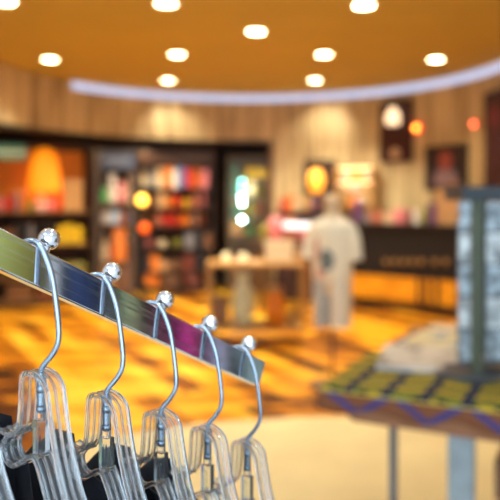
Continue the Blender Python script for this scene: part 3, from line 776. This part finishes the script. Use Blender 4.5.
decal(blob(-.09, zm(249), .026, .10), M_gr2, 'printed_motif')
decal(blob(-.055, zm(272), .035, .05), M_gr2, 'printed_motif')
M_sh = mat('pale_linen', (.74, .68, .56), .9, noise=.05); M_sh2 = mat('striped_linen', (.42, .42, .40), .9, noise=.5, nscale=40)
for s, m_ in ((-1, M_sh2), (1, M_sh)):
    bm = bm_new(); ellipse_body(bm, [(zm(326), .078, .115, s*.074, 0), (zm(300), .078, .12, s*.074, 0), (zm(280), .08, .125, s*.072, 0)])
    obj('shorts_leg', bm, m_, mn, smooth=60)
bm = bm_new(); cyl(bm, (0, 0, .03), (0, 0, zm(300)), .013, 14); obj('pole', bm, M_brown, mn, smooth=40)
bm = bm_new(); lathe(bm, [(0, 0), (.19, 0), (.19, .025), (.04, .045), (0, .045)], 28); obj('base', bm, M_brown, mn, smooth=40)

# --- wall lamp panel and lit display on the round wall
def on_wall(px, py, off=.03):
    t, x, y = wall_pt(px, R-off); return Vector((x, y, zat(py, y))), -t
def wallthing(name, label, cat, px, py_bottom, off=.03, group=None):
    p, rz = on_wall(px, py_bottom, off); return thing(name, label, cat, p, rz, group), p.y
def local_panel(t, name, w, h, d, m, z0=0, x=0, y=0, bev=.004, parent=None):
    bm = bm_new(); box(bm, (x, y, z0+h/2), (w, d, h)); return obj(name, bm, m, parent or t, bev=bev)
def frame_parts(t, w, h, m, b=.035, d=.035):
    bm = bm_new()
    box(bm, (0, 0, b/2), (w, d, b)); box(bm, (0, 0, h-b/2), (w, d, b)); box(bm, (-w/2+b/2, 0, h/2), (b, d, h-2*b)); box(bm, (w/2-b/2, 0, h/2), (b, d, h-2*b))
    return obj('frame', bm, m, t)
M_glow = mat('amber_glass', (1, .5, .1), .4, emis=(1, .33, .015), estr=1.3, noise=0)
t, Y = wallthing('wall_lamp_or_panel', 'amber glowing wall lamp on a dark square panel', 'wall lamp', 320, 205, .05)
k = Y/F
local_panel(t, 'back_plate', 33*k, 45*k, .04, mat('lamp_plate', (.045, .022, .014), .5), 0)
bm = bm_new(); lathe(bm, [(0, 0), (.07, 0), (.125, .12), (.13, .25), (.09, .36), (0, .38)], 20, c=(-.02, -.14, 12*k)); obj('shade', bm, M_glow, t, smooth=40)
bm = bm_new(); ball(bm, (-.02, -.14, 28*k-.0), .05); obj('bulb', bm, mat('bulb', (1, .8, .4), .4, emis=(1, .6, .15), estr=5, noise=0), t)
bm = bm_new(); box(bm, (-.02, -.06, 11*k), (.03, .16, .02)); obj('arm', bm, M_bronze, t)
# lit wall shelf
t, Y = wallthing('lit_wall_shelf', 'warmly lit wall shelf of pale goods on the round wall', 'lit shelf', 357, 207, .13)
k = Y/F; w, h = 36*k*1.12, 41*k
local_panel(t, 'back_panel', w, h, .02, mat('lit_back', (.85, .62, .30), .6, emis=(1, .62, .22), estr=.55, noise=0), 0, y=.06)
for z in (0, h*.36, h*.62, h-.02): local_panel(t, 'shelf', w, .025, .18, M_honey, z, y=-.035)
for x in (-w/2, w/2): local_panel(t, 'side_panel', .025, h, .19, M_honey, 0, x=x, y=-.03)
for z in (h*.62-.03, h-.05): local_panel(t, 'light_tube', w-.08, .025, .025, mat('warm_tube', (1, .85, .5), .4, emis=(1, .74, .36), estr=3, noise=0), z, y=-.08)
M4 = Matrix.Translation(t.location) @ Matrix.Rotation(t.rotation_euler.z, 4, 'Z')
for j, (x, z, kind, col, w_, h_) in enumerate(((-.2, 0, 'carton', 'tan', .12, .16), (-.03, 0, 'jar', 'orange', .12, .16), (.15, 0, 'carton', 'cream', .12, .15),
                                    (-.2, h*.36, 'jar', 'cream', .11, .12), (0, h*.36, 'carton', 'white', .12, .11), (.18, h*.36, 'vase', 'tan', .11, .13),
                                    (-.17, h*.62, 'vase', 'white', .1, .16), (.02, h*.62, 'jar', 'yellow', .12, .15), (.2, h*.62, 'carton', 'cream', .1, .15))):
    o = goods(kind, col, w_, h_, .1); o.location = M4 @ Vector((x, -.045, z+.0255)); o.rotation_euler.z = t.rotation_euler.z
    tag(o, f'{col} {CAT[kind]} on the {("bottom", "middle", "top")[j//3]} board of the lit wall shelf', CAT[kind], 'pale goods on the lit wall shelf')
# maroon panel, the bright dome motif has its glow put into the material
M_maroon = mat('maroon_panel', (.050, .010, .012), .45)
t, Y = wallthing('wall_lamp_or_panel', 'tall maroon wall panel with a pale dome motif at its top, given an added glow', 'wall lamp', 396, 162, .045)
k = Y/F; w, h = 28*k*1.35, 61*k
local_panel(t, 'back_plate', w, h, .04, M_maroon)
bm = bm_new(); lathe(bm, [(0, 0), (.09, .0), (.105, .06), (.105, .12), (.075, .20), (.035, .25), (0, .26)], 22, c=(0, -.085, 37*k)); obj('glow_dome', bm, mat('pale_dome_glow', (1, .85, .65), .4, emis=(1, .72, .42), estr=1.4, noise=0), t, smooth=40)
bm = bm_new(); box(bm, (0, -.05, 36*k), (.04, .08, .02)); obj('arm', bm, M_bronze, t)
bm = bm_new(); cyl(bm, (0, -.03, 8.5*k), (0, -.018, 8.5*k), .085, 24); obj('brass_disc', bm, mat('brass', (.72, .50, .30), .35, .6, noise=0), t)
# round signal lights
for px, py, col, e, ring, lab in ((417, 128, (1, .42, .04), 7, (.9, .03, .02), 'round orange signal light with a red rim on the purple-brown wall'), (475, 124, (1, .14, .06), 5, (.5, .05, .03), 'round red signal light beside the far right poster')):
    t, Y = wallthing('signal_light', lab, 'signal light', px, py, .03)
    bm = bm_new(); cyl(bm, (0, .02, 0), (0, -.02, 0), .075 if px == 417 else .05, 24); obj('housing', bm, mat('ring_'+str(px), ring, .4, emis=ring, estr=1.0 if px == 417 else .3, noise=0), t)
    bm = bm_new(); ball(bm, (0, -.02, 0), .04, (1, .5, 1)); obj('lens', bm, mat('sig_'+str(px), col, .4, emis=col, estr=e, noise=0), t, smooth=180)
# framed picture
t, Y = wallthing('framed_picture', 'dark framed picture with a reddish figure above the tan box', 'picture', 446, 190, .04)
k = Y/F; w, h = 40*k*1.45, 45*k
local_panel(t, 'canvas', w-.05, h-.05, .02, mat('canvas_dark', (.035, .018, .022), .6), .025)
frame_parts(t, w, h, M_dark)
bm = bm_new(); cyl(bm, (0, -.018, h*.66), (0, -.008, h*.66), .13, 22); obj('painted_figure', bm, mat('red_figure', (.35, .075, .06), .6), t)
bm = bm_new(); prism_xz(bm, [(-.26, h*.12), (.26, h*.12), (.17, h*.45), (-.17, h*.45)], -.018, -.008); obj('painted_ground', bm, mat('mauve_ground', (.26, .17, .19), .6), t)
# far right poster
t, Y = wallthing('poster', 'tall dark red poster in a black frame at the far right edge', 'poster', 497, 192, .04)
k = Y/F; w, h = .62, 102*k
local_panel(t, 'sheet', w-.05, h-.05, .02, mat('poster_red', (.05, .008, .012), .6), .025)
frame_parts(t, w, h, mat('black_frame', (.008, .006, .006), .4))
bm = bm_new(); cyl(bm, (-.05, -.018, h*.75), (-.05, -.008, h*.75), .13, 22); obj('printed_disc', bm, mat('disc_red', (.16, .02, .03), .6), t)

# --- dark counter at right
u7 = Unit('shop_counter', 'long dark shop counter with an orange wood lower front at the right', 'counter', xy(341, 10.1), xy(462, 8.95), .34)
zt = 1.175
u7.part('countertop', (u7.w/2, u7.d/2, zt-.02), (u7.w+.04, u7.d+.06, .04), mat('counter_top', (.022, .011, .008), .5))
u7.part('front_panel', (u7.w/2, u7.d/2, (zt-.04+.46)/2), (u7.w, u7.d, zt-.04-.46), mat('counter_dark', (.006, .003, .003), .7))
u7.part('lower_panel', (u7.w/2, u7.d/2+.003, .29), (u7.w-.06, u7.d-.006, .338), streak_mat('amber_wood', (.45, .15, .006), (.82, .34, .012), (.95, .45, .02), 2.2, 9, .4))
u7.part('plinth', (u7.w/2, u7.d/2+.02, .06), (u7.w-.02, u7.d-.06, .12), M_dark)
for px in (345, 419, 427, 437, 459):
    x = u7.x_of(px); u7.part('post', (x, -.008, .29), (.045, .02, .34), M_dark)
for px in (386, 395, 404, 413, 422, 435, 446):
    x = u7.x_of(px); bm = bm_new(); ball(bm, (x, -.005, zat(262, u7.pos(x, 0, 0).y)), .045, (1, .4, 1)); obj('brass_stud', bm, mat('brass_dull', (.30, .17, .06), .45, .5, noise=0), u7.t, smooth=180)
u7.row(zt, [('plush', 'purple', 11, .34), ('carton', 'grey', 8, .13), ('stack', 'rose', 14, .17), ('carton', 'cream', 9, .14), ('stack', 'pink', 13, .2), ('jar', 'brown', 7, .2), ('carton', 'white', 7, .2), ('plush', 'olive', 9, .26), ('carton', 'purple', 8, .28)], 349, 'on the dark counter', 'goods on the dark counter', .2)
x = u7.x_of(448)
bg = thing('paper_bag', 'tall tan paper bag standing on the right end of the dark counter', 'bag', u7.pos(x, .17, zt), u7.rz)
bm = bm_new(); prism_xz(bm, [(-.20, 0), (.20, 0), (.195, .46), (-.195, .46)], -.11, .11); obj('body', bm, mat('kraft', (.55, .33, .15), .8), bg, bev=.006)
bm = bm_new(); prism_xz(bm, [(-.198, .40), (.198, .40), (.198, .465), (-.198, .465)], -.113, .113); obj('folded_rim', bm, mat('kraft', (0, 0, 0)), bg)
for s in (-1, 1):
    bm = bm_new(); tube(bm, spline([(-.08, s*.1, .45), (-.07, s*.09, .53), (0, s*.085, .56), (.07, s*.09, .53), (.08, s*.1, .45)], 5), .007, 8); obj('handle', bm, pm('tan'), bg)

# --- right front table with patterned cloth
TZ = .85
c0 = Vector((.262, 2.44)); ex = Vector((.894, -.447)); ey = Vector((.447, .894))
tb = thing('table', 'front right table under a blue and yellow patterned cloth', 'table', (c0.x, c0.y, 0), math.atan2(ex.y, ex.x))
TW, TD = 1.05, 1.35
M_tw = mat('table_wood', (.32, .13, .05), .5)
bm = bm_new(); box(bm, (TW/2, TD/2, TZ-.02), (TW, TD, .036)); obj('tabletop', bm, M_tw, tb, bev=.004)
bm = bm_new()
for y in (.03, TD-.03): box(bm, (TW/2+.02, y, TZ-.075), (TW-.14, .025, .075))
for x in (.08, TW-.03): box(bm, (x, TD/2, TZ-.075), (.025, TD-.09, .075))
obj('apron', bm, M_tw, tb)
M_slate = mat('slate_post', (.10, .11, .12), .4); M_pale = mat('pale_blue_leg', (.29, .34, .35), .55)
for x, y in ((.225, .06), (TW-.06, TD-.06), (.47, TD-.06)):
    bm = bm_new(); box(bm, (x, y, (TZ-.038)/2), (.024, .024, TZ-.038)); obj('leg', bm, M_slate, tb)
bm = bm_new(); box(bm, (.45, .07, (TZ-.038)/2), (.082, .05, TZ-.038)); obj('panel_leg', bm, M_pale, tb, bev=.004)
# patterned cloth
def cloth_mat():
    m, N, L, b = nodes_of('patterned_cloth')
    tc = N.new('ShaderNodeTexCoord'); mp = N.new('ShaderNodeMapping'); mp.inputs['Scale'].default_value = (1, 1, 1)
    L.new(tc.outputs['Object'], mp.inputs['Vector'])
    sp = N.new('ShaderNodeSeparateXYZ'); L.new(mp.outputs[0], sp.inputs[0])
    def math_(op, a, b_=None, c=None):
        n = N.new('ShaderNodeMath'); n.operation = op
        for i, v in enumerate((a, b_, c)):
            if v is None: continue
            if isinstance(v, (int, float)): n.inputs[i].default_value = v
            else: L.new(v, n.inputs[i])
        return n.outputs[0]
    X, Yy, Z = sp.outputs
    def mix(f, a, c):
        n = N.new('ShaderNodeMix'); n.data_type = 'RGBA'; L.new(f, n.inputs[0])
        for sock, v in ((6, a), (7, c)):
            if isinstance(v, tuple): n.inputs[sock].default_value = (*v, 1)
            else: L.new(v, n.inputs[sock])
        return n.outputs[2]
    # bands by distance from the front edge
    zig = math_('PINGPONG', math_('MULTIPLY', X, 1), .09)          # 0..0.055 triangle wave
    d = math_('ADD', Yy, math_('MULTIPLY', zig, .35))
    band = math_('MODULO', math_('ADD', d, 5), .115)
    b1 = math_('LESS_THAN', band, .05)
    chk = math_('LESS_THAN', math_('MODULO', math_('ADD', X, 5), .13), .035)
    c1 = mix(b1, (.012, .016, .014), (.55, .38, .02))
    b2 = math_('LESS_THAN', math_('ABSOLUTE', math_('SUBTRACT', band, .075)), .014)
    c2 = mix(b2, c1, (.22, .24, .02))
    c3 = mix(chk, c2, (.012, .016, .05))
    # hanging border: brown with blue triangles
    tri = math_('PINGPONG', X, .12)
    lvl = math_('MULTIPLY', math_('SUBTRACT', .0, math_('SUBTRACT', Z, 0)), 1.6)   # depth below the top
    blue = math_('LESS_THAN', math_('ABSOLUTE', math_('SUBTRACT', tri, lvl)), .017)
    cb = mix(blue, (.20, .065, .02), (.02, .035, .20))
    yl = math_('LESS_THAN', lvl, .02)
    cb2 = mix(yl, cb, (.55, .40, .06))
    hang = math_('LESS_THAN', Z, -.006)
    L.new(mix(hang, c3, cb2), b.inputs['Base Color']); b.inputs['Roughness'].default_value = .85
    return m
cl_t = .006
bm = bm_new()
# top sheet + front drop with a pointed left corner + left drop
nx = 40
def add_quad_grid(f, nu, nv):
    g = [[bm.verts.new(f(i/nu, j/nv)) for j in range(nv+1)] for i in range(nu+1)]
    for i in range(nu):
        for j in range(nv): bm.faces.new((g[i][j], g[i+1][j], g[i+1][j+1], g[i][j+1]))
o0 = -.012; DR = .075
add_quad_grid(lambda u, v: (o0+(TW-2*o0)*u, o0+(.62)*v, .004), nx, 8)
add_quad_grid(lambda u, v: (o0+(TW-2*o0)*u-.022*v*max(0, 1-u*12), o0-.004*v-.006*v*math.sin(u*40), .004-(DR+.012*math.sin(u*26))*v), nx*2, 4)
add_quad_grid(lambda u, v: (o0-.006*v-.004*v*math.sin(u*20)-.016*v*max(0, 1-u*10), o0+.62*u, .004-(DR+.006*math.sin(u*18))*v), 30, 4)
bmesh.ops.remove_doubles(bm, verts=bm.verts, dist=.0005)
cl = obj('tablecloth', bm, cloth_mat(), None, solid=.004, smooth=60)
cl.location = (c0.x, c0.y, TZ+.001); cl.rotation_euler.z = math.atan2(ex.y, ex.x)
tag(cl, 'blue and yellow patterned cloth with zigzag border over the front right table', 'tablecloth')
RT = Matrix.Rotation(math.atan2(ex.y, ex.x), 3, 'Z')
def ontable(x, y, z=0): return Vector((c0.x, c0.y, TZ+.0085+z)) + RT @ Vector((x, y, 0))
# printed magazines fanned on the table
def pageprint(name, base, cs, sc):
    m, N, L, b = nodes_of(name)
    tc = N.new('ShaderNodeTexCoord'); v = N.new('ShaderNodeTexVoronoi'); v.inputs['Scale'].default_value = sc
    cr = N.new('ShaderNodeValToRGB'); cr.color_ramp.interpolation = 'CONSTANT'
    E = cr.color_ramp.elements; E[0].color = (*base, 1); E[1].position = .62; E[1].color = (*cs[0], 1)
    for i, c in enumerate(cs[1:]): e = E.new(.72+.1*i); e.color = (*c, 1)
    s = N.new('ShaderNodeSeparateColor'); L.new(tc.outputs['Object'], v.inputs['Vector']); L.new(v.outputs['Color'], s.inputs[0]); L.new(s.outputs[0], cr.inputs['Fac'])
    L.new(cr.outputs['Color'], b.inputs['Base Color']); b.inputs['Roughness'].default_value = .4; return m
W_ = (.80, .74, .62)
mags = [((.21, .50), .18, (.30, .40), .02, pageprint('page_cream', W_, [(.62, .50, .34), (.40, .36, .30)], 14), 'cream magazine nearest the left corner of the patterned table'),
        ((.21, .93), -.1, (.28, .36), .018, pageprint('page_yellow', (.80, .70, .40), [(.75, .25, .1), (.2, .35, .5)], 12), 'yellow and red printed magazine behind the cream one'),
        ((.50, .84), .3, (.24, .34), .022, pageprint('page_white', (.85, .82, .76), [(.7, .5, .2), (.5, .2, .1)], 13), 'white printed magazine beside the spinner stand'),
        ((.25, 1.22), .05, (.30, .20), .02, pageprint('page_orange', (.82, .66, .42), [(.8, .45, .1), (.3, .4, .35)], 12), 'orange spotted magazine at the back of the patterned table')]
M_paper = mat('paper', (.8, .76, .68), .8)
for (x, y), a, (w, d), h, m_, lab in mags:
    z = -.004 if y > .63 else .001
    g = thing('magazine', lab, 'magazine', ontable(x, y, -.0075 if y-d/2 > .6 else .0), math.atan2(ex.y, ex.x)+a, 'magazines on the patterned table')
    bm = bm_new(); box(bm, (0, 0, h*.5), (w-.006, d-.006, h*.9)); obj('pages', bm, M_paper, g)
    bm = bm_new(); box(bm, (0, 0, h*.96), (w, d, h*.08)); obj('front_cover', bm, m_, g)
# spinner display tower
sp = thing('spinner_stand', 'tall spinner display with silvery card pockets on the patterned table', 'display stand', ontable(.425, .38), math.radians(2))
bm = bm_new(); lathe(bm, [(0, 0), (.13, 0), (.13, .015), (.03, .03), (0, .03)], 28); obj('base', bm, M_slate, sp, smooth=40)
hs = .63
bm = bm_new(); box(bm, (0, -.06, hs/2+.02), (.042, .042, hs)); obj('pole', bm, mat('olive_post', (.10, .115, .07), .5), sp)
bm = bm_new(); box(bm, (.045, 0, hs+.035), (.215, .21, .05)); obj('top_cap', bm, mat('cap_slate', (.035, .05, .06), .4), sp, bev=.006)
M_pocket = mat('pocket_silver', (.34, .42, .46), .3, noise=.8, nscale=28)
M_pocket2 = mat('pocket_pale', (.52, .62, .67), .3, noise=.75, nscale=22)
for sy in (-1, 1):
    for x, w_ in ((-.052, .042), (.082, .112)):
        if sy > 0 and x < 0: continue
        bm = bm_new(); box(bm, (x, sy*.085, hs*.5), (w_, .008, hs*.84)); pn = obj('wire_rack', bm, M_slate, sp)
        for k in range(5):
            bm = bm_new(); box(bm, (x, sy*.096, .072+k*.115+.052), (w_*.97, .012, .105)); obj('card', bm, M_pocket2 if k % 2 else M_pocket, pn, bev=.002)
bm = bm_new(); box(bm, (.142, 0, hs*.5), (.008, .16, hs*.84)); pn = obj('wire_rack', bm, M_slate, sp)
for k in range(5):
    bm = bm_new(); box(bm, (.152, 0, .072+k*.115+.052), (.012, .15, .105)); obj('card', bm, M_pocket, pn, bev=.002)
o = goods('carton', 'brown', .5, .62, .4); o.location = (.262+.894*.80+.447*.35, 2.44-.447*.80+.894*.35, .008); o.rotation_euler.z = math.atan2(ex.y, ex.x)
tag(o, 'brown box on the floor under the patterned table, right of its pale leg', 'box')
# ------------------------------------------------------------------ world, camera, view
w = bpy.data.worlds.new('mall_daylight'); bpy.context.scene.world = w; w.use_nodes = True
w.node_tree.nodes['Background'].inputs[0].default_value = (.72, .86, 1.0, 1); w.node_tree.nodes['Background'].inputs[1].default_value = 3.3
l = bpy.data.lights.new('entrance_portal', 'AREA'); l.shape = 'RECTANGLE'; l.size = 5.8; l.size_y = 2.9; l.cycles.is_portal = True
o = bpy.data.objects.new('entrance_portal', l); C.objects.link(o); o.location = (0, Y0-.1, 1.45); o.rotation_euler = (math.radians(-90), 0, PI) if False else (math.radians(90), 0, 0)
cam = bpy.data.cameras.new('camera'); co = bpy.data.objects.new('camera', cam); C.objects.link(co)
co.location = (0, 0, EYE); co.rotation_euler = (math.radians(90), 0, 0)
cam.sensor_width = 36; cam.lens = F/500*36; cam.shift_y = (HZ-250)/500
cam.clip_start = .02
cam.dof.use_dof = True; cam.dof.focus_distance = .51; cam.dof.aperture_fstop = 5.2; cam.dof.aperture_blades = 0
sc_ = bpy.context.scene; sc_.camera = co
sc_.view_settings.view_transform = 'Standard'; sc_.view_settings.look = 'None'; sc_.view_settings.gamma = 1; sc_.view_settings.exposure = 0.28
sc_.cycles.max_bounces = 14; sc_.cycles.transmission_bounces = 12; sc_.cycles.glossy_bounces = 5; sc_.cycles.diffuse_bounces = 4
sc_.cycles.use_denoising = True; sc_.cycles.sample_clamp_indirect = 6
